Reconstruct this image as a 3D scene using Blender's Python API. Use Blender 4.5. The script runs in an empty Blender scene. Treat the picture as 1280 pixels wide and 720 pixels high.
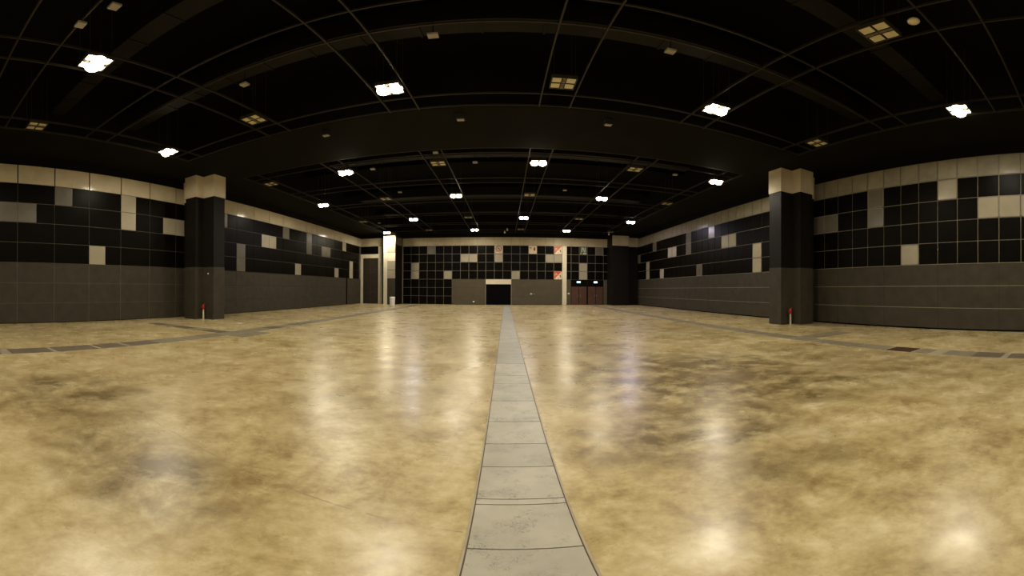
import bpy, bmesh, math, random
from mathutils import Matrix, Vector
random.seed(7)
S = bpy.context.scene
COL = S.collection

# ------------------------------------------------------------------ materials
def mat(name):
    m = bpy.data.materials.new(name); m.use_nodes = True
    nt = m.node_tree
    return m, nt, nt.nodes['Principled BSDF'], nt.nodes, nt.links

def noise(nt, scale, detail=4, rough=0.55, vec=None, dist=0.0):
    n = nt.nodes.new('ShaderNodeTexNoise'); n.inputs['Scale'].default_value = scale
    n.inputs['Detail'].default_value = detail; n.inputs['Roughness'].default_value = rough
    n.inputs['Distortion'].default_value = dist
    if vec is not None: nt.links.new(vec, n.inputs['Vector'])
    return n.outputs['Fac']

def ramp(nt, fac, stops):
    r = nt.nodes.new('ShaderNodeValToRGB'); e = r.color_ramp.elements
    while len(e) < len(stops): e.new(0.5)
    for el, (p, c) in zip(e, stops):
        el.position = p; el.color = (*c, 1) if len(c) == 3 else c
    nt.links.new(fac, r.inputs['Fac'])
    return r.outputs['Color']

def g3(v): return (v, v, v)

def mix(nt, fac, a, b, mode='MIX'):
    m = nt.nodes.new('ShaderNodeMix'); m.data_type = 'RGBA'; m.blend_type = mode
    for sock, v in ((m.inputs['Factor'], fac), (m.inputs['A'], a), (m.inputs['B'], b)):
        if hasattr(v, 'links'): nt.links.new(v, sock)
        elif isinstance(v, (int, float)): sock.default_value = v
        else: sock.default_value = (*v, 1)
    return m.outputs['Result']

def math_(nt, op, a, b=None, c=None, clamp=False):
    m = nt.nodes.new('ShaderNodeMath'); m.operation = op; m.use_clamp = clamp
    for k, v in enumerate((a, b, c)):
        if v is None: continue
        if hasattr(v, 'links'): nt.links.new(v, m.inputs[k])
        else: m.inputs[k].default_value = v
    return m.outputs[0]

def simple(name, col, rough=0.5, metal=0.0, var=0.15, scale=3.0, spec=0.5, bump=0.0):
    m, nt, b, N, L = mat(name)
    tc = N.new('ShaderNodeTexCoord')
    f = noise(nt, scale, 5, 0.6, tc.outputs['Object'])
    lo = tuple(c * (1 - var) for c in col); hi = tuple(min(1, c * (1 + var)) for c in col)
    L.new(ramp(nt, f, [(0.3, lo), (0.7, hi)]), b.inputs['Base Color'])
    b.inputs['Roughness'].default_value = rough; b.inputs['Metallic'].default_value = metal
    b.inputs['Specular IOR Level'].default_value = spec
    if bump:
        bp = N.new('ShaderNodeBump'); bp.inputs['Strength'].default_value = bump
        L.new(noise(nt, scale * 12, 3, 0.5, tc.outputs['Object']), bp.inputs['Height'])
        L.new(bp.outputs['Normal'], b.inputs['Normal'])
    return m

def emis(name, col, strength):
    m, nt, b, N, L = mat(name)
    b.inputs['Base Color'].default_value = (0.8, 0.8, 0.8, 1)
    b.inputs['Emission Color'].default_value = (*col, 1)
    b.inputs['Emission Strength'].default_value = strength
    return m

# polished, stained concrete
def floor_mat():
    m, nt, b, N, L = mat('polished_concrete')
    tc = N.new('ShaderNodeTexCoord'); P = tc.outputs['Object']
    big = noise(nt, 0.14, 3, 0.5, P)
    patch = noise(nt, 0.55, 4, 0.55, P, 0.3)
    mid = noise(nt, 1.7, 8, 0.66, P, 0.3)
    fine = noise(nt, 7.0, 8, 0.70, P, 0.2)
    speck = noise(nt, 30.0, 4, 0.7, P)
    # one tone value from three scales of clouding
    tone = math_(nt, 'ADD', math_(nt, 'ADD', math_(nt, 'MULTIPLY', patch, 0.30), math_(nt, 'MULTIPLY', mid, 0.40)), math_(nt, 'MULTIPLY', fine, 0.30))
    c = ramp(nt, tone, [(0.31, (0.135, 0.085, 0.030)), (0.41, (0.275, 0.198, 0.078)), (0.472, (0.405, 0.312, 0.136)),
                        (0.53, (0.505, 0.410, 0.205)), (0.59, (0.605, 0.515, 0.300)), (0.69, (0.73, 0.645, 0.42))])
    pink = ramp(nt, big, [(0.35, g3(0.0)), (0.68, g3(1.0))])
    c = mix(nt, math_(nt, 'MULTIPLY', pink, 0.30), c, (0.42, 0.315, 0.185))
    # brown stain fields with a shape of their own: (cx, cy, rx, ry, strength)
    sep = N.new('ShaderNodeSeparateXYZ'); L.new(P, sep.inputs[0])
    X, Y = sep.outputs[0], sep.outputs[1]
    tot = None
    for cx, cy, rx, ry, s in ((3.9, 6.6, 3.2, 3.3, 1.0), (2.2, 3.9, 1.6, 0.9, 0.9), (2.6, 2.6, 1.1, 0.55, 0.6), (5.2, 4.6, 1.4, 1.2, 0.8),
                              (2.6, 10.5, 1.8, 3.2, 0.6), (7.5, 6.0, 2.6, 4.0, 0.5), (7.0, 16.0, 3.5, 6.0, 0.35), (-3.0, 1.9, 1.5, 0.8, 0.85),
                              (-5.6, 2.4, 1.7, 1.3, 0.8), (-2.4, 6.0, 1.6, 2.4, 0.3), (-6.5, 1.2, 2.0, 0.9, 0.4), (9.0, 2.5, 2.0, 2.5, 0.25)):
        dx = math_(nt, 'DIVIDE', math_(nt, 'SUBTRACT', X, cx), rx)
        dy = math_(nt, 'DIVIDE', math_(nt, 'SUBTRACT', Y, cy), ry)
        r2 = math_(nt, 'ADD', math_(nt, 'MULTIPLY', dx, dx), math_(nt, 'MULTIPLY', dy, dy))
        v = math_(nt, 'MULTIPLY', math_(nt, 'SUBTRACT', 1.25, r2, clamp=True), s)
        tot = v if tot is None else math_(nt, 'MAXIMUM', tot, v)
    blot = noise(nt, 1.6, 9, 0.70, P, 0.3)
    blot = ramp(nt, blot, [(0.38, g3(0.05)), (0.66, g3(1))])
    st = math_(nt, 'MULTIPLY', math_(nt, 'MULTIPLY', tot, 1.5), blot, clamp=True)
    c = mix(nt, math_(nt, 'MULTIPLY', st, 0.88), c, (0.115, 0.078, 0.026))
    # scattered dark smudges and pale specks
    sm = ramp(nt, noise(nt, 2.6, 7, 0.62, P, 0.5), [(0.52, g3(0)), (0.78, g3(1))])
    c = mix(nt, math_(nt, 'MULTIPLY', sm, 0.55), c, (0.26, 0.18, 0.08))
    sp = ramp(nt, speck, [(0.66, g3(0)), (0.74, g3(1))])
    c = mix(nt, math_(nt, 'MULTIPLY', sp, 0.35), c, (0.75, 0.68, 0.5))
    # the cut joint running left of the camera, a thin scuffed line
    ln = math_(nt, 'ABSOLUTE', math_(nt, 'SUBTRACT', math_(nt, 'ADD', Y, math_(nt, 'MULTIPLY', X, 0.125)),
                                     math_(nt, 'ADD', 2.27, math_(nt, 'MULTIPLY', noise(nt, 1.3, 3, 0.5, P), 0.06))))
    lm = math_(nt, 'LESS_THAN', ln, 0.008)
    side = math_(nt, 'MULTIPLY', math_(nt, 'LESS_THAN', X, -0.26), math_(nt, 'GREATER_THAN', X, -5.2))
    brk = ramp(nt, noise(nt, 5.0, 4, 0.6, P), [(0.45, g3(0)), (0.55, g3(1))])
    lm = math_(nt, 'MULTIPLY', math_(nt, 'MULTIPLY', lm, side), brk)
    c = mix(nt, math_(nt, 'MULTIPLY', lm, 0.6), c, (0.22, 0.14, 0.06))
    L.new(c, b.inputs['Base Color'])
    rr = ramp(nt, noise(nt, 0.9, 6, 0.65, P), [(0.3, g3(0.23)), (0.7, g3(0.36))])
    L.new(rr, b.inputs['Roughness'])
    b.inputs['Specular IOR Level'].default_value = 0.44
    bp = N.new('ShaderNodeBump'); bp.inputs['Strength'].default_value = 0.05; bp.inputs['Distance'].default_value = 0.02
    L.new(noise(nt, 3.0, 6, 0.6, P), bp.inputs['Height']); L.new(bp.outputs['Normal'], b.inputs['Normal'])
    return m

def plate_mat(name, col, wear=0.6):
    m, nt, b, N, L = mat(name)
    tc = N.new('ShaderNodeTexCoord')
    oi = N.new('ShaderNodeObjectInfo')
    off = N.new('ShaderNodeVectorMath'); off.operation = 'ADD'
    L.new(tc.outputs['Object'], off.inputs[0]); L.new(oi.outputs['Location'], off.inputs[1]); P = off.outputs[0]
    f = noise(nt, 2.5, 6, 0.6, P)
    base = ramp(nt, f, [(0.3, tuple(c * 0.85 for c in col)), (0.7, tuple(min(1, c * 1.12) for c in col))])
    v = N.new('ShaderNodeTexVoronoi'); v.feature = 'DISTANCE_TO_EDGE'; v.inputs['Scale'].default_value = 9
    w = N.new('ShaderNodeVectorMath'); w.operation = 'ADD'
    nn = N.new('ShaderNodeTexNoise'); nn.inputs['Scale'].default_value = 6
    L.new(P, nn.inputs['Vector']); L.new(P, w.inputs[0]); L.new(nn.outputs['Color'], w.inputs[1]); L.new(w.outputs[0], v.inputs['Vector'])
    crack = math_(nt, 'LESS_THAN', v.outputs['Distance'], 0.035)
    msk = ramp(nt, noise(nt, 3.2, 5, 0.6, P), [(0.50, g3(0)), (0.60, g3(1))])
    c = mix(nt, math_(nt, 'MULTIPLY', math_(nt, 'MULTIPLY', crack, msk), wear), base, tuple(k * 0.35 for k in col))
    c = mix(nt, math_(nt, 'MULTIPLY', oi.outputs['Random'], 0.5), c, tuple(k * 0.62 for k in col))
    grime = ramp(nt, noise(nt, 1.6, 7, 0.7, P), [(0.50, g3(0)), (0.68, g3(1))])
    c = mix(nt, math_(nt, 'MULTIPLY', grime, 0.45), c, tuple(k * 0.5 for k in col))
    L.new(c, b.inputs['Base Color']); b.inputs['Roughness'].default_value = 0.42
    return m

M = {}
M['floor'] = floor_mat()
M['plate'] = plate_mat('painted_plate', (0.42, 0.39, 0.305), 0.8)
M['plate_side'] = plate_mat('worn_grey_plate', (0.24, 0.205, 0.135), 0.3)
M['plate_dark'] = plate_mat('dark_plate', (0.15, 0.12, 0.08), 0.2)
M['plate_rust'] = plate_mat('rust_plate', (0.06, 0.024, 0.013), 0.2)
M['plate_pale'] = plate_mat('pale_plate', (0.36, 0.31, 0.21), 0.2)
M['trench'] = simple('trench_dirt', (0.10, 0.065, 0.035), 0.8)
M['beige_cap'] = simple('cap_panel', (0.62, 0.54, 0.38), 0.35, var=0.08, scale=1.2, spec=0.25)
M['beige'] = simple('beige_panel', (0.53, 0.46, 0.315), 0.13, var=0.10, scale=1.2, spec=0.35)
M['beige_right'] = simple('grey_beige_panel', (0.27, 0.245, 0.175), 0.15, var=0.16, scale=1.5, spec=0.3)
M['grey_far'] = simple('far_grey_board', (0.085, 0.070, 0.042), 0.6, var=0.12, scale=2.0, spec=0.2)
M['beige_far'] = simple('far_beige_panel', (0.47, 0.40, 0.26), 0.4, var=0.14, scale=1.2, spec=0.2)
M['accent'] = simple('light_panel', (0.33, 0.295, 0.21), 0.2, var=0.08, scale=1.5, spec=0.3)
M['accent_dim'] = simple('greyish_panel', (0.135, 0.120, 0.092), 0.25, var=0.10, scale=1.5, spec=0.3)
M['dark'] = simple('black_gloss_panel', (0.0036, 0.0026, 0.0015), 0.34, var=0.2, scale=2, spec=0.045)
M['grey'] = simple('grey_board', (0.046, 0.039, 0.026), 0.6, var=0.18, scale=2.0, spec=0.18)
M['joint'] = simple('aluminium_trim', (0.21, 0.185, 0.13), 0.45, metal=0.0, scale=6, spec=0.4)
M['joint_dim'] = simple('dull_trim', (0.085, 0.072, 0.045), 0.5, metal=0.0, scale=6, spec=0.3)
M['seam'] = simple('dark_seam', (0.0055, 0.0045, 0.003), 0.7, spec=0.1)
M['pillar_dark'] = simple('pillar_black', (0.0088, 0.0068, 0.0050), 0.5, scale=2, spec=0.12)
M['soffit'] = simple('soffit_paint', (0.0065, 0.0058, 0.0042), 0.85, scale=0.5, var=0.25, spec=0.1)
M['void'] = simple('void_paint', (0.0026, 0.0021, 0.0018), 0.9, scale=0.6, var=0.3, spec=0.1)
M['duct'] = simple('duct_paint', (0.0065, 0.0048, 0.0032), 0.6, scale=1.5, var=0.4, spec=0.2)
M['pipe'] = simple('pipe_paint', (0.004, 0.003, 0.002), 0.8, spec=0.1)
M['rail'] = simple('rail_paint', (0.026, 0.021, 0.016), 0.5, scale=3, spec=0.3)
M['cream_trim'] = simple('cream_trim', (0.68, 0.61, 0.43), 0.35, var=0.06)
M['detector'] = simple('dull_white', (0.34, 0.32, 0.27), 0.5)
M['white'] = simple('white_gloss', (0.75, 0.72, 0.64), 0.35, var=0.05)
M['door'] = simple('charcoal_door', (0.034, 0.026, 0.018), 0.45, var=0.2, spec=0.25)
M['black'] = simple('black_void', (0.002, 0.002, 0.002), 0.8, spec=0.05)
M['door_wood'] = simple('red_brown_door', (0.075, 0.032, 0.018), 0.35, var=0.25, scale=2)
M['metal'] = simple('steel', (0.5, 0.48, 0.42), 0.3, metal=0.8)
M['housing'] = simple('lamp_housing', (0.035, 0.027, 0.014), 0.5, metal=0.0)
M['reflector'] = simple('reflector_pane', (0.72, 0.66, 0.46), 0.4, var=0.08, scale=8)
M['spine'] = simple('lamp_spine', (0.20, 0.16, 0.11), 0.4, metal=0.3)
M['red'] = simple('red_enamel', (0.34, 0.016, 0.012), 0.35)
M['cream_post'] = simple('cream_post', (0.50, 0.43, 0.28), 0.5)
M['sign_board'] = simple('sign_board', (0.50, 0.36, 0.26), 0.4, var=0.05)
M['sign_brown'] = simple('sign_brown', (0.16, 0.065, 0.015), 0.5)
M['sign_red'] = simple('sign_red', (0.60, 0.075, 0.015), 0.4)
M['sign_pink'] = simple('sign_pink', (0.72, 0.36, 0.24), 0.4)
M['sign_cream'] = simple('sign_cream', (0.74, 0.58, 0.38), 0.4)
M['sign_green'] = simple('sign_green', (0.055, 0.065, 0.03), 0.4)
M['sign_pale_green'] = simple('sign_pale_green', (0.40, 0.44, 0.30), 0.4)
M['paper'] = simple('white_paper', (0.72, 0.68, 0.55), 0.6)
M['speaker'] = simple('speaker_black', (0.012, 0.011, 0.010), 0.5)
M['cyan'] = emis('exit_face_cyan', (0.16, 0.80, 0.80), 3.0)
M['pale_cyan'] = emis('exit_face_pale', (0.45, 0.75, 0.90), 2.6)
M['lamp_on_warm'] = emis('lamp_warm', (1.0, 0.86, 0.62), 25)
M['lamp_on_cool'] = emis('lamp_cool', (0.95, 0.93, 1.0), 25)

# ------------------------------------------------------------------ mesh helpers
def box(bm, x0, x1, y0, y1, z0, z1, bevel=0.0, mi=0):
    r = bmesh.ops.create_cube(bm, size=1.0)
    vs = r['verts']
    for v in vs:
        v.co = Vector(((x0 + x1) / 2 + v.co.x * (x1 - x0), (y0 + y1) / 2 + v.co.y * (y1 - y0), (z0 + z1) / 2 + v.co.z * (z1 - z0)))
    fs = {f for v in vs for f in v.link_faces}
    for f in fs: f.material_index = mi
    if bevel:
        es = list({e for v in vs for e in v.link_edges})
        bmesh.ops.bevel(bm, geom=es, offset=bevel, segments=2, affect='EDGES', profile=0.7)

def lathe(bm, prof, cx=0, cy=0, n=24, mi=0):
    rings = []
    for r, z in prof:
        if r < 1e-6: rings.append([bm.verts.new((cx, cy, z))])
        else: rings.append([bm.verts.new((cx + r * math.cos(2 * math.pi * k / n), cy + r * math.sin(2 * math.pi * k / n), z)) for k in range(n)])
    for a, b in zip(rings, rings[1:]):
        for k in range(n):
            k2 = (k + 1) % n
            q = [a[k % len(a)], a[k2 % len(a)], b[k2 % len(b)], b[k % len(b)]]
            u = []
            for v in q:
                if v not in u: u.append(v)
            if len(u) > 2:
                f = bm.faces.new(u); f.material_index = mi; f.smooth = True

def tube(bm, p, q, r, n=10):
    p, q = Vector(p), Vector(q); d = q - p
    m = Matrix.Translation((p + q) / 2) @ d.to_track_quat('Z', 'Y').to_matrix().to_4x4()
    bmesh.ops.create_cone(bm, cap_ends=True, segments=n, radius1=r, radius2=r, depth=d.length, matrix=m)

def obj(name, bm, mats, parent=None, loc=None):
    me = bpy.data.meshes.new(name)
    bmesh.ops.recalc_face_normals(bm, faces=bm.faces)
    bm.to_mesh(me); bm.free()
    for m in (mats if isinstance(mats, (list, tuple)) else [mats]): me.materials.append(m)
    o = bpy.data.objects.new(name, me); COL.objects.link(o)
    if parent is not None: o.parent = parent
    if loc is not None: o.location = loc
    return o

def struct(name, bm, mats, parent=None):
    o = obj(name, bm, mats, parent)
    if parent is None: o['kind'] = 'structure'
    return o

def tag(o, label, cat, group=None):
    o['label'] = label; o['category'] = cat
    if group: o['group'] = group
    return o

def thing(name, label, cat, loc=(0, 0, 0), rz=0, group=None):
    o = bpy.data.objects.new(name, None); COL.objects.link(o)
    o.empty_display_size = 0.1; o.location = loc; o.rotation_euler = (0, 0, rz)
    return tag(o, label, cat, group)

def NB(): return bmesh.new()

# ------------------------------------------------------------------ the hall
XL, XR, YF, YB = -17.53, 15.68, 43.39, -14.0
HS = 8.45         # soffit and rail plane
HV = 10.8         # roof deck
PY = 15.15        # pillars part the bays

bm = NB(); box(bm, XL - 0.4, XR + 0.4, YB - 0.4, YF + 0.4, -0.3, 0.0)
struct('floor', bm, M['floor'])

# ---- walls, clad in panels on a one metre module
def wbox(bm, side, u0, u1, z0, z1, d0, d1, bevel=0.0, mi=0, y0=None):
    """box on a wall: u along it, d out of it into the hall"""
    if side == 'L': box(bm, XL + d0, XL + d1, u0, u1, z0, z1, bevel, mi)
    elif side == 'R': box(bm, XR - d1, XR - d0, u0, u1, z0, z1, bevel, mi)
    else:
        yy = YF if y0 is None else y0
        box(bm, u0, u1, yy - d1, yy - d0, z0, z1, bevel, mi)

GAP = 0.017
def clad(side, parent, u_edges, accents, name_dark='dark_cladding', z_rows=(3, 4, 5, 6, 7), gap=GAP, y0=None, dark='dark'):
    """rows of dark panels; accents: {(i, j, z0, z1): material} cut out as panels of their own"""
    bm = NB()
    for r0, r1 in zip(z_rows, z_rows[1:]):
        for i, (a, b) in enumerate(zip(u_edges, u_edges[1:])):
            a_, b_ = min(a, b), max(a, b)
            mid = (a_ + b_) / 2
            if any(p[0] - 0.01 < mid < p[1] + 0.01 and p[2] <= r0 < p[3] for p in accents): continue
            wbox(bm, side, a_ + gap, b_ - gap, r0 + gap, r1 - gap, 0.02, 0.045, 0, 0, y0)
    obj(name_dark, bm, M[dark], parent)

def accent_panel(side, parent, u0, u1, z0, z1, tile, m, y0=None, rim=True):
    bm = NB()
    n = max(1, round((u1 - u0) / tile)); w = (u1 - u0) / n
    for k in range(n):
        for z in range(int(z0), int(z1)):
            wbox(bm, side, u0 + k * w + 0.012, u0 + (k + 1) * w - 0.012, z + 0.012, z + 1 - 0.012, 0.02, 0.05, 0.006, 0, y0)
    o = obj('accent_panel', bm, M[m], parent)
    if rim:
        bm = NB()
        for k in range(n):
            for z in range(int(z0), int(z1)):
                a, b = u0 + k * w + 0.014, u0 + (k + 1) * w - 0.014
                for (c0, c1, e0, e1) in ((a, a + 0.035, z + .014, z + .986), (b - 0.035, b, z + .014, z + .986), (a, b, z + .014, z + .05), (a, b, z + .95, z + .986)):
                    wbox(bm, side, c0, c1, e0, e1, 0.04, 0.058, 0, 0, y0)
        obj('panel_rim', bm, M['joint'], o)
    return o

def frange(a, step, i0, i1): return [a + step * i for i in range(i0, i1 + 1)]

# left wall -----------------------------------------------------------
bm = NB(); box(bm, XL - 0.4, XL, YB, YF + 0.4, 0, HS, 0, 0)
wbox(bm, 'L', YB, 42.3, 3.0, 7.0, 0.0, 0.022, 0, 1)
wall_left = struct('wall_left', bm, [M['seam'], M['joint_dim']])
T = 0.9621
lf = [4.439 + T * i for i in range(-19, 11)] + [PY]              # front bay joints
lr0 = [21.50 + T * i for i in range(-6, 21)] + [42.3]            # rear bay joints
lf_all = lf
edges = lf + lr0
def LF(i): return 4.439 + T * i
def LR(i): return 21.50 + T * i
accL = [(LF(2), LF(3), 6, 7, 'accent_dim'), (LF(-1), LF(1), 5, 6, 'accent_dim'), (LF(6), LF(7), 5, 7, 'accent'),
        (LF(9), LF(11) - 0.1, 5, 6, 'accent'), (LF(4), LF(5), 3, 4, 'accent'),
        (LR(-4), LR(-3), 6, 7, 'accent_dim'), (LR(-2), LR(-1), 3, 5, 'accent_dim'), (LR(1), LR(3), 5, 6, 'accent'), (LR(4), LR(5), 6, 7, 'accent_dim'),
        (LR(8), LR(9), 5, 7, 'accent_dim'), (LR(6), LR(7), 3, 4, 'accent'), (LR(11), LR(13), 5, 6, 'accent_dim'),
        (LR(14), LR(15), 3, 4, 'accent'), (LR(16), LR(17), 6, 7, 'accent'), (LR(18), LR(19), 3, 5, 'accent')]
# double width dark panels: every second joint shows
two_f = [LF(i) for i in range(-19, 12)]
def is_acc(m, r, acc): return any(p[0] - .01 < m < p[1] + .01 and p[2] <= r < p[3] for p in acc)
def clad_double(side, parent, joints, acc):
    bm = NB()
    for r in (3, 4, 5, 6):
        i = 0
        while i < len(joints) - 1:
            a, b = joints[i], joints[i + 1]; m = (a + b) / 2
            if is_acc(m, r, acc): i += 1; continue
            j = i + 1
            if (i % 2 == 0) and j < len(joints) - 1 and not is_acc((joints[j] + joints[j + 1]) / 2, r, acc):
                b = joints[j + 1]; j += 1
            wbox(bm, side, a + GAP, b - GAP, r + GAP, r + 1 - GAP, 0.02, 0.045)
            i = j
    obj('dark_cladding', bm, M['dark'], parent)
clad_double('L', wall_left, [LF(i) for i in range(-18, 12)] + [PY + 0.9], accL)
clad_double('L', wall_left, [LR(i) for i in range(-6, 22)], accL)
for a, b, z0, z1, m in accL: accent_panel('L', wall_left, a, b, z0, z1, T, m, rim=False)
bm = NB()
for i in range(-18, 12, 2):
    for k in (0, 1):
        a, b = LF(i + k), min(LF(i + k + 1), 15.9)
        if b - a > 0.2: wbox(bm, 'L', a + (0.03 if k == 0 else 0.003), b - (0.003 if k == 0 else 0.03), 7.012, 7.985, 0.0, 0.05, 0.004)
for i in range(-6, 22):
    a, b = LR(i), LR(i + 1)
    k = i % 2
    wbox(bm, 'L', a + (0.02 if k == 0 else 0.003), min(b - (0.003 if k == 0 else 0.02), 42.29), 7.012, 7.985, 0.0, 0.05, 0.004)
obj('beige_band', bm, M['beige'], wall_left)
bm = NB(); bj = NB()
def grey_rows(bm, side, joints, skip=None, y0=None, gz=0.006, gu=0.005, zt=2.985):
    for z0, z1 in ((0.03, 1.0), (1.0, 2.0), (2.0, zt)):
        for a, b in zip(joints, joints[1:]):
            if skip and skip[0] < (a + b) / 2 < skip[1]: continue
            wbox(bm, side, a + gu, b - gu, z0 + gz, z1 - gz, 0.0, 0.035, 0, 0, y0)
grey_rows(bm, 'L', [LF(i) for i in range(-18, 12, 2)] + [15.9])
grey_rows(bm, 'L', [LR(i) for i in range(-6, 17, 2)] + [37.95])
grey_rows(bm, 'L', [38.28, 40.2, 42.29])
obj('grey_cladding', bm, M['grey'], wall_left)
bm = NB(); wbox(bm, 'L', 37.95, 38.28, 0.0, 2.98, 0.0, 0.02); obj('door_slit', bm, M['black'], wall_left)
bm = NB()
for i in range(-18, 12, 2): wbox(bm, 'L', LF(i) - 0.014, LF(i) + 0.014, 0.03, 2.99, 0.0, 0.037)
for z in (1, 2, 3): wbox(bm, 'L', YB, 15.9, z - 0.010, z + 0.010, 0.0, 0.037)
obj('panel_trim', bm, M['joint_dim'], wall_left)

# right wall ----------------------------------------------------------
TR = 0.9643
def RF(i): return 2.783 + TR * i
def RR(i): return 18.86 + TR * i
bm = NB(); box(bm, XR, XR + 0.4, YB, YF + 0.4, 0, HS, 0, 0)
wbox(bm, 'R', YB, YF, 3.0, 7.99, 0.0, 0.022, 0, 1)
wall_right = struct('wall_right', bm, [M['seam'], M['joint']])
accR = [(RF(3), RF(4), 6, 7, 'accent'), (RF(7), RF(8), 5, 7, 'accent_dim'), (RF(0), RF(2), 5, 6, 'accent'), (RF(-1), RF(0), 5, 6, 'accent'),
        (RF(10), RF(12), 5, 6, 'accent_dim'), (RF(5), RF(6), 3, 4, 'accent'),
        (RR(0), RR(1), 3, 5, 'accent'), (RR(3), RR(5), 5, 6, 'accent'), (RR(6), RR(7), 6, 7, 'accent_dim'), (RR(10), RR(11), 5, 7, 'accent_dim'),
        (RR(8), RR(9), 3, 4, 'accent_dim'), (RR(13), RR(15), 5, 6, 'accent'), (RR(18), RR(19), 6, 7, 'accent_dim'), (RR(16), RR(17), 3, 4, 'accent'),
        (RR(20), RR(21), 3, 5, 'accent'), (RR(23), RR(25), 5, 6, 'accent_dim')]
jf = [RF(i) for i in range(-17, 14)]
jr = [RR(i) for i in range(-4, 25)] + [43.3]
clad('R', wall_right, jf, accR)
clad('R', wall_right, jr, accR)
for a, b, z0, z1, m in accR: accent_panel('R', wall_right, a, min(b, 43.3), z0, z1, TR, m)
bm = NB(); br = NB()
for J in (jf, jr):
    for a, b in zip(J, J[1:]):
        wbox(bm, 'R', a + 0.012, b - 0.012, 7.012, 7.985, 0.0, 0.05, 0.004)
        for (c0, c1, e0, e1) in ((a + .014, a + .05, 7.014, 7.985), (b - .05, b - .014, 7.014, 7.985), (a + .05, b - .05, 7.014, 7.05), (a + .05, b - .05, 7.95, 7.985)):
            wbox(br, 'R', c0, c1, e0, e1, 0.045, 0.06)
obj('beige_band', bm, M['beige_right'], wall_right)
obj('band_rim', br, M['joint'], wall_right)
bm = NB()
grey_rows(bm, 'R', jf[::3] + [15.2])
grey_rows(bm, 'R', [15.2] + jr[3::4] + [43.3])
obj('grey_cladding', bm, M['grey'], wall_right)
bm = NB()
for z in (1, 2, 3):
    wbox(bm, 'R', YB, 43.3, z - 0.012, z + 0.012, 0.0, 0.039)
obj('panel_trim', bm, M['joint'], wall_right)
bm = NB(); wbox(bm, 'R', YB, 43.3, 0.0, 0.07, 0.0, 0.05); struct('baseboard_right', bm, M['black'])

# far wall ------------------------------------------------------------
TF = 1.0016
def FX(i): return -12.366 + TF * i
bm = NB(); box(bm, XL - 0.4, XR + 0.4, YF, YF + 0.4, 0, HS, 0, 0)
wbox(bm, 'F', -12.5, 12.7, 3.0, 7.99, 0.0, 0.022, 0, 1)
wbox(bm, 'F', -12.5, FX(6), 0.0, 3.0, 0.0, 0.022, 0, 1)
wall_far = struct('wall_far', bm, [M['seam'], M['joint']])
accF = [(FX(1), FX(2), 3, 5, 'accent'), (FX(3), FX(4), 6, 7, 'accent_dim'), (FX(7), FX(9), 5, 6, 'accent'), (FX(5), FX(6), 3, 4, 'accent'),
        (FX(11), FX(12), 5, 7, 'accent'), (FX(15), FX(16), 6, 7, 'accent'), (FX(17), FX(19), 5, 6, 'accent'), (FX(18), FX(19), 6, 7, 'accent'),
        (FX(18), FX(19), 3, 4, 'accent'), (FX(13), FX(14), 3, 4, 'accent')]
fx = [FX(i) for i in range(0, 20)]
clad('F', wall_far, fx, accF, gap=0.022)
rx = [7.19, 7.74, 8.72, 9.72, 10.71, 11.72, 12.26]
accF2 = [(8.72, 9.72, 3, 5, 'accent'), (10.71, 11.72, 6, 7, 'accent_dim')]
clad('F', wall_far, rx, accF2, gap=0.022)
for a, b, z0, z1, m in accF + accF2: accent_panel('F', wall_far, a, b, z0, z1, TF, m)
bm = NB()
for i in range(0, 6):
    for z in (0, 1, 2):
        wbox(bm, 'F', FX(i) + .02, FX(i + 1) - .02, z + .02, z + .98, 0.02, 0.045)
obj('lower_dark_cladding', bm, M['dark'], wall_far)
bm = NB()
for a, b in list(zip(fx, fx[1:])) + [(6.66, 7.7), (7.7, 8.72), (8.72, 9.72), (9.72, 10.71), (10.71, 11.72), (11.72, 12.7)]:
    wbox(bm, 'F', a + .012, b - .012, 7.012, 7.985, 0.0, 0.05, 0.004)
obj('beige_band', bm, M['beige_far'], wall_far)
bm = NB()
for a, b in ((FX(6), FX(10)), (FX(13), 6.66)):
    for z0, z1 in ((0.03, 1.0), (1.0, 2.0), (2.0, 2.985)):
        wbox(bm, 'F', a + .01, b - .01, z0 + .004, z1 - .004, 0.0, 0.04)
wbox(bm, 'F', 7.19, 7.72, 0.0, 2.985, 0.0, 0.04)
wbox(bm, 'F', 11.75, 12.26, 0.0, 2.985, 0.0, 0.03)
obj('grey_cladding', bm, M['grey_far'], wall_far)
# trims of the far wall
bm = NB(); wbox(bm, 'F', 6.67, 7.19, 0.0, 6.99, 0.0, 0.16, 0.01); struct('trim_1', bm, M['cream_trim'])
bm = NB(); wbox(bm, 'F', 12.26, 12.66, 0.0, 6.99, 0.0, 0.12, 0.01); struct('trim_2', bm, M['beige'])
bm = NB(); wbox(bm, 'F', 12.84, 13.03, 0.0, 7.99, 0.0, 0.12, 0.01); struct('trim_3', bm, M['beige'])
bm = NB(); wbox(bm, 'F', FX(10), FX(13), 2.42, 2.99, 0.0, 0.14, 0.01); struct('trim_4', bm, M['cream_trim'])
# the dark opening below the cream header
d2 = thing('door_2', '', ''); del d2['label']; del d2['category']; d2['kind'] = 'structure'
bm = NB(); wbox(bm, 'F', FX(10) + .04, FX(13) - .04, 0.0, 2.41, 0.0, 0.03); obj('dark_opening', bm, M['black'], d2)
bm = NB()
wbox(bm, 'F', FX(10) - .04, FX(10) + .04, 0, 2.41, 0.0, 0.06); wbox(bm, 'F', FX(13) - .04, FX(13) + .04, 0, 2.41, 0.0, 0.06)
obj('door_frame', bm, M['joint'], d2)
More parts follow.
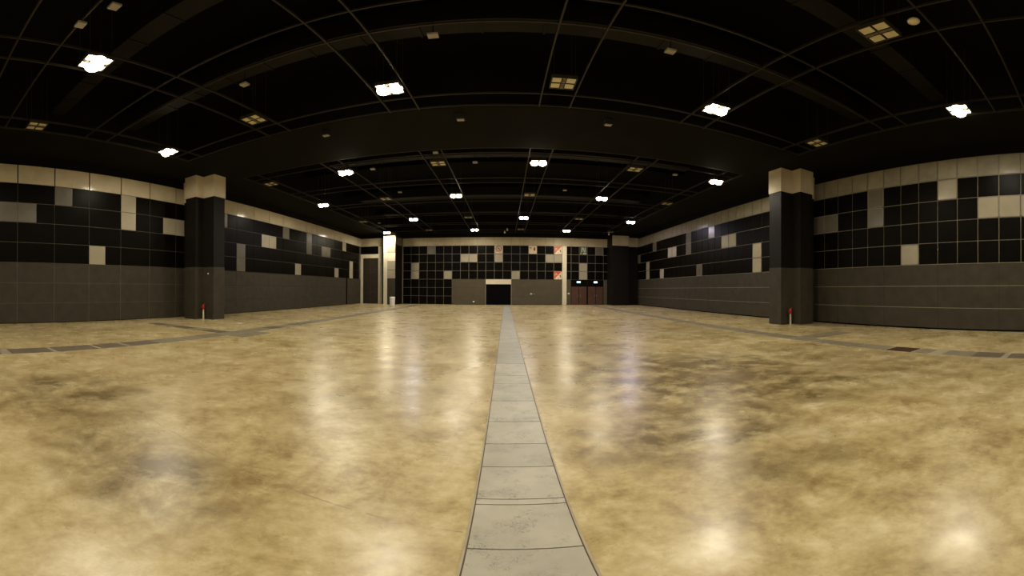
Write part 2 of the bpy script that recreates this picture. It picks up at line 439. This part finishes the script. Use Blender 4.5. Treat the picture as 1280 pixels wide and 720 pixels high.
# two pairs of red brown double doors
for n, (a, b) in (('door_3', (7.76, 9.66)), ('door_4', (9.80, 11.70))):
    d = bpy.data.objects.new(n, None); COL.objects.link(d); d['kind'] = 'structure'
    bm = NB(); wbox(bm, 'F', a, b, 2.2, 2.96, 0.0, 0.04); obj('door_transom', bm, M['dark'], d)
    mid = (a + b) / 2
    for u0, u1 in ((a, mid - .01), (mid + .01, b)):
        bm = NB(); wbox(bm, 'F', u0 + .02, u1 - .02, 0.01, 2.18, 0.0, 0.06, 0.008); lf_ = obj('door_leaf', bm, M['door_wood'], d)
        s = 1 if u0 == a else -1
        hx = (u1 - .12) if s == 1 else (u0 + .12)
        bm = NB(); tube(bm, (hx, YF - .12, 0.95), (hx, YF - .12, 1.25), .015); tube(bm, (hx, YF - .06, 0.97), (hx, YF - .12, 0.97), .012); tube(bm, (hx, YF - .06, 1.23), (hx, YF - .12, 1.23), .012)
        obj('door_handle', bm, M['metal'], lf_)

# far left bay, a little nearer ----------------------------------------
YD = 42.3
bm = NB(); box(bm, XL, -14.62, YD, YF, 0, HS)
bay = struct('wall_far_left', bm, M['seam'])
bm = NB()
wbox(bm, 'F', XL + .01, -15.6, 7.012, 7.985, 0, .05, .004, 0, YD); wbox(bm, 'F', -15.58, -14.66, 7.012, 7.985, 0, .05, .004, 0, YD)
obj('beige_band', bm, M['beige_far'], bay)
bm = NB()
wbox(bm, 'F', -17.36, -15.60, 6.08, 6.98, 0, .045, 0, 0, YD); wbox(bm, 'F', -15.57, -14.95, 6.08, 6.98, 0, .045, 0, 0, YD)
obj('dark_cladding', bm, M['dark'], bay)
bm = NB()
wbox(bm, 'F', XL + .01, -17.18, 0, 6.06, 0, .10, .008, 0, YD); wbox(bm, 'F', -15.18, -14.68, 0, 6.98, 0, .10, .008, 0, YD)
wbox(bm, 'F', -17.18, -15.18, 5.56, 6.04, 0, .10, .008, 0, YD)
struct('trim_5', bm, M['cream_trim'])
bm = NB(); wbox(bm, 'F', -17.17, -15.19, 0.01, 5.55, 0, .05, .006, 0, YD)
d1 = struct('door_1', bm, M['door'])
bm = NB()
for z in (1.4, 2.8, 4.2): wbox(bm, 'F', -17.1, -15.26, z - .01, z + .01, .045, .055, 0, 0, YD)
wbox(bm, 'F', -16.19, -16.17, 0.05, 5.5, .045, .055, 0, 0, YD)
obj('door_seam', bm, M['joint_dim'], d1)

# columns by the far corners ------------------------------------------
CY0 = 40.7
bm = NB(); box(bm, -14.0, -12.55, CY0, YF, 0, HS)
cl = struct('wall_far_column_left', bm, M['pillar_dark'])
def cbox(bm, a, b, z0, z1, d=.04, bev=.004): box(bm, a, b, CY0 - d, CY0, z0, z1, bev)
bm = NB(); cbox(bm, -13.99, -13.52, 0.0, 7.98); cbox(bm, -13.50, -12.56, 7.01, 7.98); cbox(bm, -13.50, -12.56, 5.02, 5.98)
obj('cream_cladding', bm, M['cream_trim'], cl)
bm = NB(); cbox(bm, -13.50, -12.56, 6.01, 6.98); cbox(bm, -13.50, -12.56, 4.02, 4.99); cbox(bm, -13.50, -12.56, 3.02, 3.98)
obj('tan_cladding', bm, M['accent'], cl)
bm = NB(); cbox(bm, -13.50, -12.56, 0.02, 2.98); obj('grey_cladding', bm, M['grey'], cl)
bm = NB(); box(bm, -12.55, -12.51, CY0 + .02, YF - .06, 7.01, 7.98); obj('side_band', bm, M['accent_dim'], cl)

bm = NB(); box(bm, 12.2, 14.22, 41.2, YF, 0, HS); box(bm, 14.22, 15.67, 41.9, YF, 0, HS)
cr = struct('wall_far_column_right', bm, M['pillar_dark'])
bm = NB(); box(bm, 12.21, 14.25, 41.15, 41.2, 7.0, 8.2, .004); box(bm, 14.22, 15.66, 41.85, 41.9, 7.0, 8.1, .004); box(bm, 14.22, 14.25, 41.15, 41.9, 7.0, 8.2)
obj('beige_cap', bm, M['beige'], cr)

# wall behind the camera
bm = NB(); box(bm, XL - .4, XR + .4, YB - .4, YB, 0, HS)
wb = struct('wall_back', bm, M['seam'])
bm = NB(); box(bm, XL, XR, YB, YB + .04, 0.02, 2.98); obj('grey_cladding', bm, M['grey'], wb)
bm = NB(); box(bm, XL, XR, YB, YB + .04, 3.02, 6.98); obj('dark_cladding', bm, M['dark'], wb)
bm = NB(); box(bm, XL, XR, YB, YB + .04, 7.02, 7.98); obj('beige_band', bm, M['beige'], wb)

# ---- the two cruciform pillars --------------------------------------
def pillar(name, cx, cy, ax, ay, w):
    """plus shaped plan: arms reach ax along x and ay along y, each w wide"""
    def plus(bm, z0, z1, e):
        h = w / 2 + e
        pts = [(-h, -ay - e), (h, -ay - e), (h, -h), (ax + e, -h), (ax + e, h), (h, h), (h, ay + e), (-h, ay + e), (-h, h), (-ax - e, h), (-ax - e, -h), (-h, -h)]
        lo = [bm.verts.new((cx + x, cy + y, z0)) for x, y in pts]; hi = [bm.verts.new((cx + x, cy + y, z1)) for x, y in pts]
        bm.faces.new(lo[::-1]); bm.faces.new(hi)
        for k in range(len(pts)):
            k2 = (k + 1) % len(pts); bm.faces.new((lo[k], lo[k2], hi[k2], hi[k]))
    bm = NB(); plus(bm, 3.0, 7.12, 0.0); p = struct(name, bm, M['pillar_dark'])
    bm = NB(); plus(bm, 0.0, 3.0, 0.012); obj('grey_base', bm, M['grey'], p)
    bm = NB(); plus(bm, 7.12, HS, 0.035); obj('beige_cap', bm, M['beige_cap'], p)
    return p
pillar('pillar_left', -16.18, 15.15, 1.30, 1.05, 0.88)
pillar('pillar_right', 14.36, 14.65, 1.27, 1.09, 0.92)

# ---- ceiling ----------------------------------------------------------
bm = NB(); box(bm, XL - .4, XR + .4, YB - .4, YF + .4, HV, HV + .3)
struct('ceiling', bm, M['void'])
EL, ER = -14.22, 12.38        # inner edges of the side soffits
n_trim = [6]
def trim(bm, m):
    n_trim[0] += 1
    return struct('trim_%d' % n_trim[0], bm, m)
for nm, (a, b, c, d) in {'ceiling_soffit_left': (XL - .4, EL, YB - .4, YF + .4), 'ceiling_soffit_right': (ER, XR + .4, YB - .4, YF + .4),
                         'ceiling_soffit_mid': (EL, ER, 12.26, 16.45), 'ceiling_soffit_back': (EL, ER, YB - .4, -10.2),
                         'ceiling_soffit_far': (EL, ER, 42.0, YF + .4)}.items():
    bm = NB(); box(bm, a, b, c, d, HS, HV)
    struct(nm, bm, M['soffit'])
# rails of the open lattice: pairs either side of every lamp line
cols = [-13.71, -8.62, -3.47, 1.60, 6.72, 11.83]
for yA, yB in ((-10.2, 12.26), (16.45, 42.0)):
    for c in cols:
        for s in (-0.52, 0.51):
            x = c + s
            if x < EL + .05 or x > ER - .05: x = EL + .03 if x < 0 else ER - .03
            bm = NB(); box(bm, x - .02, x + .02, yA, yB, HS, HS + .08)
            trim(bm, M['rail'])
for y in (-8.0, -7.0, -3.6, -2.6, 2.06, 3.08, 6.50, 7.50, 11.32, 12.20, 16.50, 17.36, 21.40, 22.40, 26.40, 27.35, 31.5, 32.4, 36.4, 37.3, 41.0):
    bm = NB(); box(bm, EL, ER, y - .02, y + .02, HS + .01, HS + .07)
    trim(bm, M['rail'])
# plant in the void above
def duct(name, label, x0, x1, y0, y1, z0, z1, cat='duct', m='duct'):
    bm = NB(); box(bm, x0, x1, y0, y1, z0, z1, 0.02)
    along_x = (x1 - x0) > (y1 - y0)
    L_ = (x1 - x0) if along_x else (y1 - y0)
    k = 1.5
    while k < L_ - .5:      # flanges
        if along_x: box(bm, x0 + k - .03, x0 + k + .03, y0 - .03, y1 + .03, z0 - .03, z1 + .03)
        else: box(bm, x0 - .03, x1 + .03, y0 + k - .03, y0 + k + .03, z0 - .03, z1 + .03)
        k += 1.5
    k = 1.0
    while k < L_:
        if along_x:
            for yy in (y0 + .06, y1 - .06): tube(bm, (x0 + k, yy, z1 - .02), (x0 + k, yy, HV - .02), .014, 6)
        else:
            for xx in (x0 + .06, x1 - .06): tube(bm, (xx, y0 + k, z1 - .02), (xx, y0 + k, HV - .02), .014, 6)
        k += 3.1
    o = obj(name, bm, M[m]); o['label'] = label; o['category'] = cat
    return o
duct('ceiling_duct', 'dark air duct across the ceiling void in front of the plain beam', -14.1, 12.3, 8.3, 8.95, 9.3, 9.9)
duct('ceiling_duct', 'brown air duct nearest overhead, crossing the ceiling void', -14.1, 12.3, 4.9, 5.5, 9.35, 9.9)
duct('ceiling_duct', 'dark air duct across the ceiling void just past the plain beam', -10, 10.5, 19.2, 20.0, 9.3, 10.0)
duct('ceiling_duct', 'dark air duct in the middle of the far ceiling void', -12, 11, 28.6, 29.4, 9.3, 10.0)
duct('ceiling_duct', 'farthest dark air duct high in the ceiling void', -12, 11, 35.0, 35.7, 9.3, 10.0)
for i, y in enumerate((-6.0, 0.5, 8.6, 18.6, 23.6, 30.4, 38.9)):
    bm = NB()
    box(bm, EL, ER, y - .09, y + .09, 10.55, 10.8); box(bm, EL, ER, y - .02, y + .02, 10.3, 10.6); box(bm, EL, ER, y - .09, y + .09, 10.28, 10.32)
    trim(bm, M['void'])

# ---- ceiling lights -----------------------------------------------------
HL = 8.25
LX = [-13.27, -8.33, -3.35, 1.57, 6.52, 11.45]
LY = [-10.1, -3.9, 4.09, 10.20, 17.93, 24.60, 32.60, 39.35]
lit_rule = lambda r, c: (r + c) % 2 == 1
ordn = ['leftmost', 'second from the left', 'third from the left', 'third from the right', 'second from the right', 'rightmost']
rowname = {2: 'row nearest overhead', 3: 'row just before the plain beam', 4: 'row just past the plain beam', 5: 'fifth row from the far wall'.replace('fifth', 'third'), 6: 'second row from the far wall', 7: 'row closest to the far wall'}

def make_fixture(lit, cool=False):
    t = thing('ceiling_light', '', 'ceiling light')
    bm = NB()
    box(bm, -.36, .36, -.35, .35, .05, .12, .01)
    for x in (-.345, -.055, .055, .345): box(bm, x - .012, x + .012, -.35, .35, -.01, .06)
    for y in (-.34, 0, .34): box(bm, -.36, .36, y - .012, y + .012, -.01, .06)
    obj('housing', bm, M['housing'], t)
    bm = NB(); box(bm, -.045, .045, -.33, .33, .0, .06, .006)
    lathe(bm, [(0, -.03), (.03, -.03), (.04, .0)], 0, -.15, 16); lathe(bm, [(0, -.03), (.03, -.03), (.04, .0)], 0, .15, 16)
    obj('spine', bm, M['spine'], t)
    bm = NB()
    for sx in (-.3, .3):
        for sy in (-.3, .3): tube(bm, (sx, sy, .11), (sx, sy, HV - HL), .007, 6)
    obj('suspension_rods', bm, M['housing'], t)
    m = M['reflector'] if not lit else (M['lamp_on_cool'] if cool else M['lamp_on_warm'])
    for sx in (-1, 1):
        for sy in (-1, 1):
            bm = NB(); cx, cy = sx * .2, sy * .17
            box(bm, cx - .125, cx + .125, cy - .14, cy + .14, .01, .055, .008)
            obj('light_pane' if lit else 'reflector_pane', bm, m, t)
    if lit:  # glowing bowls added to swell the lit panes to their round bloom
        for sx in (-1, 1):
            bm = NB()
            lathe(bm, [(0, -.17), (.07, -.165), (.13, -.14), (.175, -.095), (.19, -.04), (.19, .0), (.17, .02)], sx * .2, 0, 24)
            obj('bloom_bowl', bm, m, t)
    return t

def copy_tree(o, parent=None):
    c = o.copy(); COL.objects.link(c); c.parent = parent
    for ch in o.children:
        copy_tree(ch, c)
    return c
protos = {}
pw = 1.0
for r, y in enumerate(LY):
    for c, x in enumerate(LX):
        lit = lit_rule(r, c)
        vis = r >= 2 and not (r == 2 and c in (2, 3))
        cool = r == 6
        if vis:
            key = (lit, cool and lit)
            if key not in protos: o = protos[key] = make_fixture(*key)
            else: o = copy_tree(protos[key])
        elif lit:  # unseen lit fixtures carrying on the grid, added to light the floor
            o = copy_tree(protos[(True, False)]) if (True, False) in protos else None
            if o is None: o = protos[(True, False)] = make_fixture(True, False)
        else: continue
        o.location = (x, y, HL); o.scale = (1, 1, 1)
        if r == 7 and c == 0: o.location.y = 39.7
        if vis:
            lab = ('unseen glowing twin ceiling light, ' if lit else 'switched-off four-pane ceiling light, ') + ordn[c] + ' in the ' + rowname[r]
            tag(o, lab, 'ceiling light', 'lit ceiling lights' if lit else 'unlit ceiling lights')
        else:
            n = {0: 'farthest row behind', 1: 'nearer row behind', 2: 'row straight overhead'}[r]
            tag(o, 'unseen glowing twin ceiling light, ' + ordn[c] + ', ' + n + ' the viewpoint', 'ceiling light', 'lit ceiling lights')
        if lit:
            ld = bpy.data.lights.new('hall_lamp', 'AREA'); ld.shape = 'DISK'; ld.size = 0.42
            ld.energy = 250 * pw
            if r == 7: ld.energy = 330
            ld.color = (0.90, 0.78, 1.0) if (r, c) == (6, 5) else ((0.95, 0.91, 1.0) if cool else (1.0, 0.90, 0.72))
            lo = bpy.data.objects.new('hall_lamp', ld); COL.objects.link(lo)
            lo.location = (o.location.x, o.location.y, HL - .19)

# ---- small ceiling boxes (detectors, speakers) ----------------------------
def detector(x, y, where):
    t = thing('smoke_detector', 'small white box among the ceiling rails, ' + where, 'detector', (x, y, HS - .02), 0, 'small white ceiling boxes')
    bm = NB(); box(bm, -.12, .12, -.10, .10, -.03, .04, .01); obj('box_body', bm, M['detector'], t)
    bm = NB(); tube(bm, (0, 0, .05), (0, 0, HV - HS + .02), .012, 6); obj('drop_rod', bm, M['duct'], t)
k = 1.0556
for x, y, w in ((-1.53, 7.5, 'nearest left of centre'), (3.57, 7.51, 'nearest right of centre'), (-6.66, 7.74, 'nearest at left'),
                (-1.48, 17.46, 'past the beam left of centre'), (-6.61, 17.48, 'past the beam beside the second light from left'), (8.59, 17.43, 'past the beam at far right'),
                (-6.65, 22.47, 'middle of the far bay at left'), (3.6, 22.47, 'middle of the far bay right of centre'), (-3.09, 15.9, 'at the back edge of the beam'),
                (-5.77, 3.2, 'high at the top left'), (-11.75, 32.85, 'far back near the left soffit'), (-6.67, 2.94, 'beside the nearest glowing light')):
    detector(x * k, y * k, w)
# the bright lens beside the nearest unlit fixture on the right
t = thing('ceiling_lamp', 'small cream dome beside the unlit four-pane light at top right', 'lamp', (7.15 * .93, 3.32, HL + .02))
t.location = (6.47, 3.25, HL)
bm = NB(); lathe(bm, [(0, -.06), (.07, -.05), (.12, -.02), (.13, .02), (.11, .06), (0, .06)], 0, 0, 20); obj('dome', bm, M['reflector'], t)
bm = NB(); tube(bm, (0, 0, .05), (0, 0, HV - HL), .012, 6); obj('drop_rod', bm, M['duct'], t)
for x, w in ((-6.50 * k, 'leftmost'), (-1.53 * k, 'middle'), (3.46 * k, 'rightmost')):
    t = thing('beam_speaker', 'small black speaker with pale face under the plain beam, ' + w + ' of three', 'speaker', (x, 12.9, HS), 0, 'speakers under the beam')
    bm = NB(); box(bm, -.15, .15, -.12, .12, -.22, .0, .015); obj('speaker_body', bm, M['speaker'], t)
    bm = NB(); box(bm, -.12, .12, -.09, .09, -.24, -.22, .005); obj('speaker_face', bm, M['detector'], t)
def spot(x, y, z, lab):
    t = thing('hanging_spotlight', lab, 'spotlight', (x, y, z))
    bm = NB(); lathe(bm, [(0, -.16), (.08, -.16), (.09, -.05), (.06, .1), (0, .13)], 0, 0, 16); obj('lamp_can', bm, M['white'], t)
    bm = NB(); tube(bm, (0, 0, .1), (0, 0, HV - z), .012, 6); obj('drop_rod', bm, M['duct'], t)
spot(-.13, 40.2, 8.12, 'lower of two tiny pale hanging spotlights, far end centre')
spot(.14, 40.2, 8.42, 'upper of two tiny pale hanging spotlights, far end centre')
spot(11.5, 40.2, 8.20, 'tiny pale hanging spotlight at the far right corner')

# ---- floor service strips -------------------------------------------------
ONES = ['', 'first', 'second', 'third', 'fourth', 'fifth', 'sixth', 'seventh', 'eighth', 'ninth', 'tenth', 'eleventh', 'twelfth', 'thirteenth', 'fourteenth',
        'fifteenth', 'sixteenth', 'seventeenth', 'eighteenth', 'nineteenth']
def ord_en(n):
    n += 1
    if n < 20: return ONES[n]
    t = n // 10
    if n % 10 == 0: return ['', '', 'twentieth', 'thirtieth', 'fortieth', 'fiftieth'][t]
    return ['', '', 'twenty', 'thirty', 'forty', 'fifty'][t] + '-' + ONES[n % 10]
def plate(x0, x1, y0, y1, m, label, group, name='trench_cover'):
    bm = NB(); cx, cy = (x0 + x1) / 2, (y0 + y1) / 2
    box(bm, x0 - cx, x1 - cx, y0 - cy, y1 - cy, 0.0, .008, .003)
    o = obj(name, bm, m, None, (cx, cy, .003)); tag(o, label, 'floor plate', group)
    return o
bm = NB(); box(bm, -.225, .47, -3, 43.0, -.02, .004); struct('trim_60', bm, M['trench'])
bm = NB()
box(bm, -.238, -.222, -3, 43.0, -.02, .007); box(bm, .467, .483, -3, 43.0, -.02, .007)
struct('trim_61', bm, M['plate_pale'])
ys = [1.25, 2.12, 2.73, 2.82, 3.45, 4.05, 4.81, 5.78, 6.92, 7.58, 8.85]
y = 8.85
while y < 42.0:
    y += random.choice((.95, 1.15, 1.3, 1.1)); ys.append(min(y, 42.9))
for i, (a, b) in enumerate(zip(ys, ys[1:])):
    lab = ('narrow grey filler strip between two central trench plates, third from the camera' if b - a < .2 else
           'worn grey trench plate in the central floor strip, %s from the camera' % ord_en(i))
    plate(-.212, .457, a + .006, b - .006, M['plate'], lab, 'central trench plates', 'trench_cover')
# side strips
random.seed(11)
for side, xc, w in (('left', -9.95, .72), ('right', 9.85, .72)):
    bm = NB(); box(bm, xc - w / 2 - .05, xc + w / 2 + .05, -4, 42.9 if side == 'right' else 41.5, -.02, .003)
    struct('trim_%d' % (62 if side == 'left' else 63), bm, M['plate_pale'])
    y, i = (1.3, 0) if side == 'left' else (1.0, 0)
    while y < 40 and i < 40:
        L_ = random.choice((.9, 1.0, 1.1, .8)) if i else 1.0
        if side == 'right':
            seq = [(1.0, 2.1), (2.25, 3.1), (3.1, 3.95), (4.35, 4.85), (4.9, 5.75), (5.8, 7.0)]
            if i < len(seq): a, b = seq[i]
            else: a, b = y, y + L_
            m = M['plate_rust'] if i == 4 else random.choice((M['plate_side'], M['plate_side'], M['plate_dark'] if y < 4 else M['plate_side']))
            if i in (0, 1, 2): m = M['plate_dark'] if i != 2 else M['plate_side']
            a, b = (a, b)
        else:
            seq = [(1.3, 2.05), (2.3, 3.5), (3.6, 4.9), (5.0, 5.9), (6.0, 7.1), (7.15, 8.2)]
            if i < len(seq): a, b = seq[i]
            else: a, b = y, y + L_
            m = M['plate_dark'] if i in (1, 2, 3, 4) else random.choice((M['plate_side'], M['plate_dark'], M['plate_side']))
        shade = 'dark' if m is M['plate_dark'] else ('rust-brown' if m is M['plate_rust'] else 'grey')
        plate(xc - w / 2, xc + w / 2, a + .01, b - .03, m, '%s trench plate in the %s floor strip, %s from the near end' % (shade, side, ord_en(i)), side + ' trench plates')
        y = b + (.12 if random.random() < .25 else 0); i += 1
# branch towards the left pillar, and the short widening on the right
for j in range(5):
    a = -15.3 + j * 1.0
    plate(a, a + .96, 10.55, 11.15, M['plate_side'] if j % 2 else M['plate_dark'],
          'grey trench plate in the branch strip before the left pillar, %s from the wall' % ord_en(j), 'left branch trench plates')
for j in range(2):
    plate(-9.5, -8.8, 10.2 + j * .9, 11.05 + j * .9, M['plate_side'], 'grey plate inside the left strip junction, %s' % ('nearer', 'farther')[j], 'left junction plates')
for j in range(3):
    plate(10.3 + j * .8, 11.05 + j * .8, 9.3, 10.1, M['plate_side'], 'grey plate beside the right strip before the right pillar, %s from the strip' % ord_en(j), 'right junction plates')
bm = NB(); box(bm, -.17, .17, -.12, .12, 0, .004); tag(obj('paper_sheet', bm, M['paper'], None, (-12.45, 14.2, .001)), 'white sheet lying on the floor right of the left pillar', 'paper')

# ---- posts by the pillars ---------------------------------------------------
def post(x, y, lab):
    t = thing('marker_post', lab, 'post', (x, y, 0), 0, 'red-topped posts by the pillars')
    bm = NB(); lathe(bm, [(0, 0), (.10, 0), (.10, .015), (.045, .03), (.045, .60), (0, .60)], 0, 0, 20); obj('post_tube', bm, M['cream_post'], t)
    bm = NB(); lathe(bm, [(.0, .58), (.06, .58), (.068, .62), (.068, .78), (.05, .84), (.03, .87), (0, .88)], 0, 0, 20)
    box(bm, -.12, -.05, -.03, .03, .60, .78, .01)
    obj('red_head', bm, M['red'], t)
    bm = NB(); tube(bm, (.0, 0, .87), (.09, 0, .90), .012, 8); tube(bm, (.09, 0, .90), (.13, 0, .84), .010, 8); obj('lever', bm, M['red'], t)
post(-15.42, 14.45, 'slim cream post with a red head standing against the left pillar')
post(13.55, 13.95, 'slim cream post with a red head standing against the right pillar')
t = thing('wall_sensor', 'tiny white disc fixed on the left pillar above the red-topped post', 'sensor', (-15.3, 14.69, 2.62))
bm = NB(); bmesh.ops.create_cone(bm, cap_ends=True, segments=20, radius1=.05, radius2=.035, depth=.05, matrix=Matrix.Rotation(math.pi / 2, 4, 'X')); obj('sensor_disc', bm, M['white'], t)

# bin
t = thing('litter_bin', 'tall white bin in front of the cream-clad column at far left', 'bin', (-11.5, 36.3, 0))
bm = NB(); lathe(bm, [(0, 0), (.24, 0), (.26, .05), (.29, .85), (.29, .88), (.27, .88), (.25, .12), (0, .10)], 0, 0, 28); obj('bin_body', bm, M['white'], t)
bm = NB(); lathe(bm, [(.295, .84), (.30, .93), (.27, .98), (.24, .92), (.20, .85), (0, .82)], 0, 0, 28); obj('bin_liner', bm, M['white'], t)

# ---- signs on the far wall ----------------------------------------------------
def sign_root(x, z, name, lab): return thing(name, lab, 'sign', (x, YF - .075, z))
def quadp(bm, pts, y=0.0, th=.006):
    lo = [bm.verts.new((a, y, b)) for a, b in pts]; hi = [bm.verts.new((a, y - th, b)) for a, b in pts]
    bm.faces.new(lo[::-1]); bm.faces.new(hi)
    for k in range(len(pts)):
        k2 = (k + 1) % len(pts); bm.faces.new((lo[k], lo[k2], hi[k2], hi[k]))
def board(t, m, w=.94, h=.94, d=.02):
    bm = NB(); box(bm, -w / 2, w / 2, -d + .02, .02, -h / 2, h / 2, .004); return obj('sign_board', bm, m, t)
# round prohibition sign
t = sign_root((FX(11) + FX(12)) / 2, 6.5, 'prohibition_sign', 'square pinkish wall sign with a brown ring, above the olive panel')
board(t, M['sign_board'])
bm = NB()
n = 40; rr = [(.27, .345)]
for r0, r1 in rr:
    A = [bm.verts.new((r0 * math.cos(2 * math.pi * q / n), -.004, .12 + r0 * math.sin(2 * math.pi * q / n))) for q in range(n)]
    B = [bm.verts.new((r1 * math.cos(2 * math.pi * q / n), -.004, .12 + r1 * math.sin(2 * math.pi * q / n))) for q in range(n)]
    A2 = [bm.verts.new((v.co.x, -.012, v.co.z)) for v in A]; B2 = [bm.verts.new((v.co.x, -.012, v.co.z)) for v in B]
    for q in range(n):
        w_ = (q + 1) % n
        bm.faces.new((A[q], A[w_], B[w_], B[q])); bm.faces.new((A2[q], B2[q], B2[w_], A2[w_]))
        bm.faces.new((A[q], A2[q], A2[w_], A[w_])); bm.faces.new((B[q], B[w_], B2[w_], B2[q]))
quadp(bm, [(-.22, .30), (-.17, .35), (.23, -.05), (.18, -.10)], -.004)
quadp(bm, [(-.14, .02), (.10, .12), (.12, .20), (-.10, .20)], -.003)
obj('brown_ring', bm, M['sign_brown'], t)
bm = NB(); quadp(bm, [(-.20, -.38), (.10, -.38), (.10, -.33), (-.20, -.33)], -.003); obj('caption_bar', bm, M['sign_cream'], t)
# small figure sign
t = sign_root((FX(15) + FX(16)) / 2, 6.5, 'notice_sign', 'cream wall sign with a brown figure at right, high on the far wall')
board(t, M['sign_cream'])
bm = NB(); quadp(bm, [(.12, -.10), (.28, -.10), (.32, .10), (.26, .30), (.14, .30), (.08, .10)], -.003); quadp(bm, [(-.38, .18), (-.12, .18), (-.16, .28), (-.36, .28)], -.003)
obj('brown_figure', bm, M['sign_brown'], t)
# two red and white diagonal signs
for z, w in ((6.5, 'upper'), (3.5, 'lower')):
    t = sign_root((FX(18) + FX(19)) / 2, z, 'diagonal_sign', w + ' of the two signs split diagonally in red and cream beside the cream strip')
    t['group'] = 'red and cream diagonal signs'
    board(t, M['sign_cream'])
    bm = NB(); quadp(bm, [(-.46, -.44), (-.46, .46), (.44, .46)], -.003); obj('red_triangle', bm, M['sign_red'], t)
    bm = NB()
    pts = [(-.24 + .17 * math.cos(2 * math.pi * q / 18), .10 + .17 * math.sin(2 * math.pi * q / 18)) for q in range(18)]
    quadp(bm, pts, -.010); quadp(bm, [(-.40, -.18), (-.30, -.12), (-.12, .02), (-.36, .02)], -.010); obj('pink_figure', bm, M['sign_pink'], t)
    bm = NB(); quadp(bm, [(.18, .02), (.30, .10), (.36, -.22), (.26, -.26)], -.003); obj('dark_figure', bm, M['sign_brown'], t)
# green running figure sign
t = sign_root(9.25 + .0, 6.5, 'running_figure_sign', 'green wall sign with a pale figure above the double doors')
board(t, M['sign_green'], .9, .9)
bm = NB()
quadp(bm, [(-.28, -.15), (-.14, -.15), (-.14, .40), (-.28, .40)], -.003); quadp(bm, [(.12, -.15), (.26, -.15), (.26, .40), (.12, .40)], -.003)
quadp(bm, [(-.14, .40), (-.02, .40), (.12, -.0), (.12, -.15), (.04, -.15), (-.14, .25)], -.003)
quadp(bm, [(-.40, -.44), (-.28, -.44), (-.28, -.20), (-.36, -.20)], -.003); quadp(bm, [(-.12, -.44), (.34, -.44), (.34, -.22), (-.02, -.22)], -.003)
obj('pale_figure', bm, M['sign_pale_green'], t)
# lit exit boxes over the doors
for x, m, lab in ((8.64, 'cyan', 'small glowing cyan exit box above the left double doors'), (10.72, 'pale_cyan', 'small glowing pale blue exit box above the right double doors')):
    t = thing('exit_sign', lab, 'exit sign', (x, YF - .05, 2.72), 0, 'glowing exit boxes')
    bm = NB(); box(bm, -.26, .26, -.10, .0, -.13, .13, .01); obj('sign_case', bm, M['black'], t)
    bm = NB(); box(bm, -.22, .22, -.115, -.10, -.10, .10, .004); obj('sign_face', bm, M[m], t)
for x, z, lab in ((-3.77, .36, 'tiny white socket low on the grey far wall left of the dark opening'), (2.98, 1.3, 'small pale lever plate on the grey far wall right of the dark opening'), (7.46, 1.35, 'tiny white plate beside the left double doors')):
    t = thing('wall_plate', lab, 'plate', (x, YF - .045, z))
    bm = NB(); box(bm, -.10, .10, -.02, .0, -.08, .08, .004); obj('plate_face', bm, M['white'], t)
    if z > 1.2 and x < 5:
        bm = NB(); tube(bm, (0, -.06, 0), (.45, -.06, -.02), .02, 8); tube(bm, (0, -.02, 0), (0, -.07, 0), .02, 8); obj('lever', bm, M['metal'], t)

# ------------------------------------------------------------------ camera: 360 degree panorama, cropped
K = 461.796
yaw, pitch, roll = .016986, -.004, -.0046
cam = bpy.data.cameras.new('camera'); co = bpy.data.objects.new('camera', cam); COL.objects.link(co)
cam.type = 'PANO'
for tgt in (cam, getattr(cam, 'cycles', None)):
    if tgt is None: continue
    try:
        tgt.panorama_type = 'EQUIRECTANGULAR'
        tgt.longitude_min = -640 / K; tgt.longitude_max = 640 / K
        tgt.latitude_min = -360 / K; tgt.latitude_max = 360 / K
    except Exception as e:
        print('camera property:', e)
cy, sy = math.cos(yaw), math.sin(yaw); cp, sp = math.cos(pitch), math.sin(pitch); cr, sr = math.cos(roll), math.sin(roll)
Ry = Matrix(((cy, -sy, 0), (sy, cy, 0), (0, 0, 1)))
Rp = Matrix(((1, 0, 0), (0, cp, -sp), (0, sp, cp)))
Rr = Matrix(((cr, 0, -sr), (0, 1, 0), (sr, 0, cr)))
R = Rr @ Rp @ Ry
right, fwd, up = R[0], R[1], R[2]
W = Matrix((right, up, -fwd)).transposed().to_4x4()
W.translation = (0, 0, 1.81)
co.matrix_world = W
S.camera = co

w = bpy.data.worlds.new('hall_dark'); S.world = w; w.use_nodes = True
w.node_tree.nodes['Background'].inputs[0].default_value = (0.9, 0.85, 0.7, 1)
w.node_tree.nodes['Background'].inputs[1].default_value = 0.002

S.view_settings.view_transform = 'Standard'; S.view_settings.look = 'None'
S.view_settings.gamma = 1.0; S.view_settings.use_curve_mapping = False
S.view_settings.exposure = 0.0
try:
    S.cycles.use_denoising = True; S.cycles.denoiser = 'OPENIMAGEDENOISE'
    S.cycles.max_bounces = 8; S.cycles.diffuse_bounces = 5; S.cycles.sample_clamp_indirect = 6
except Exception as e: print(e)
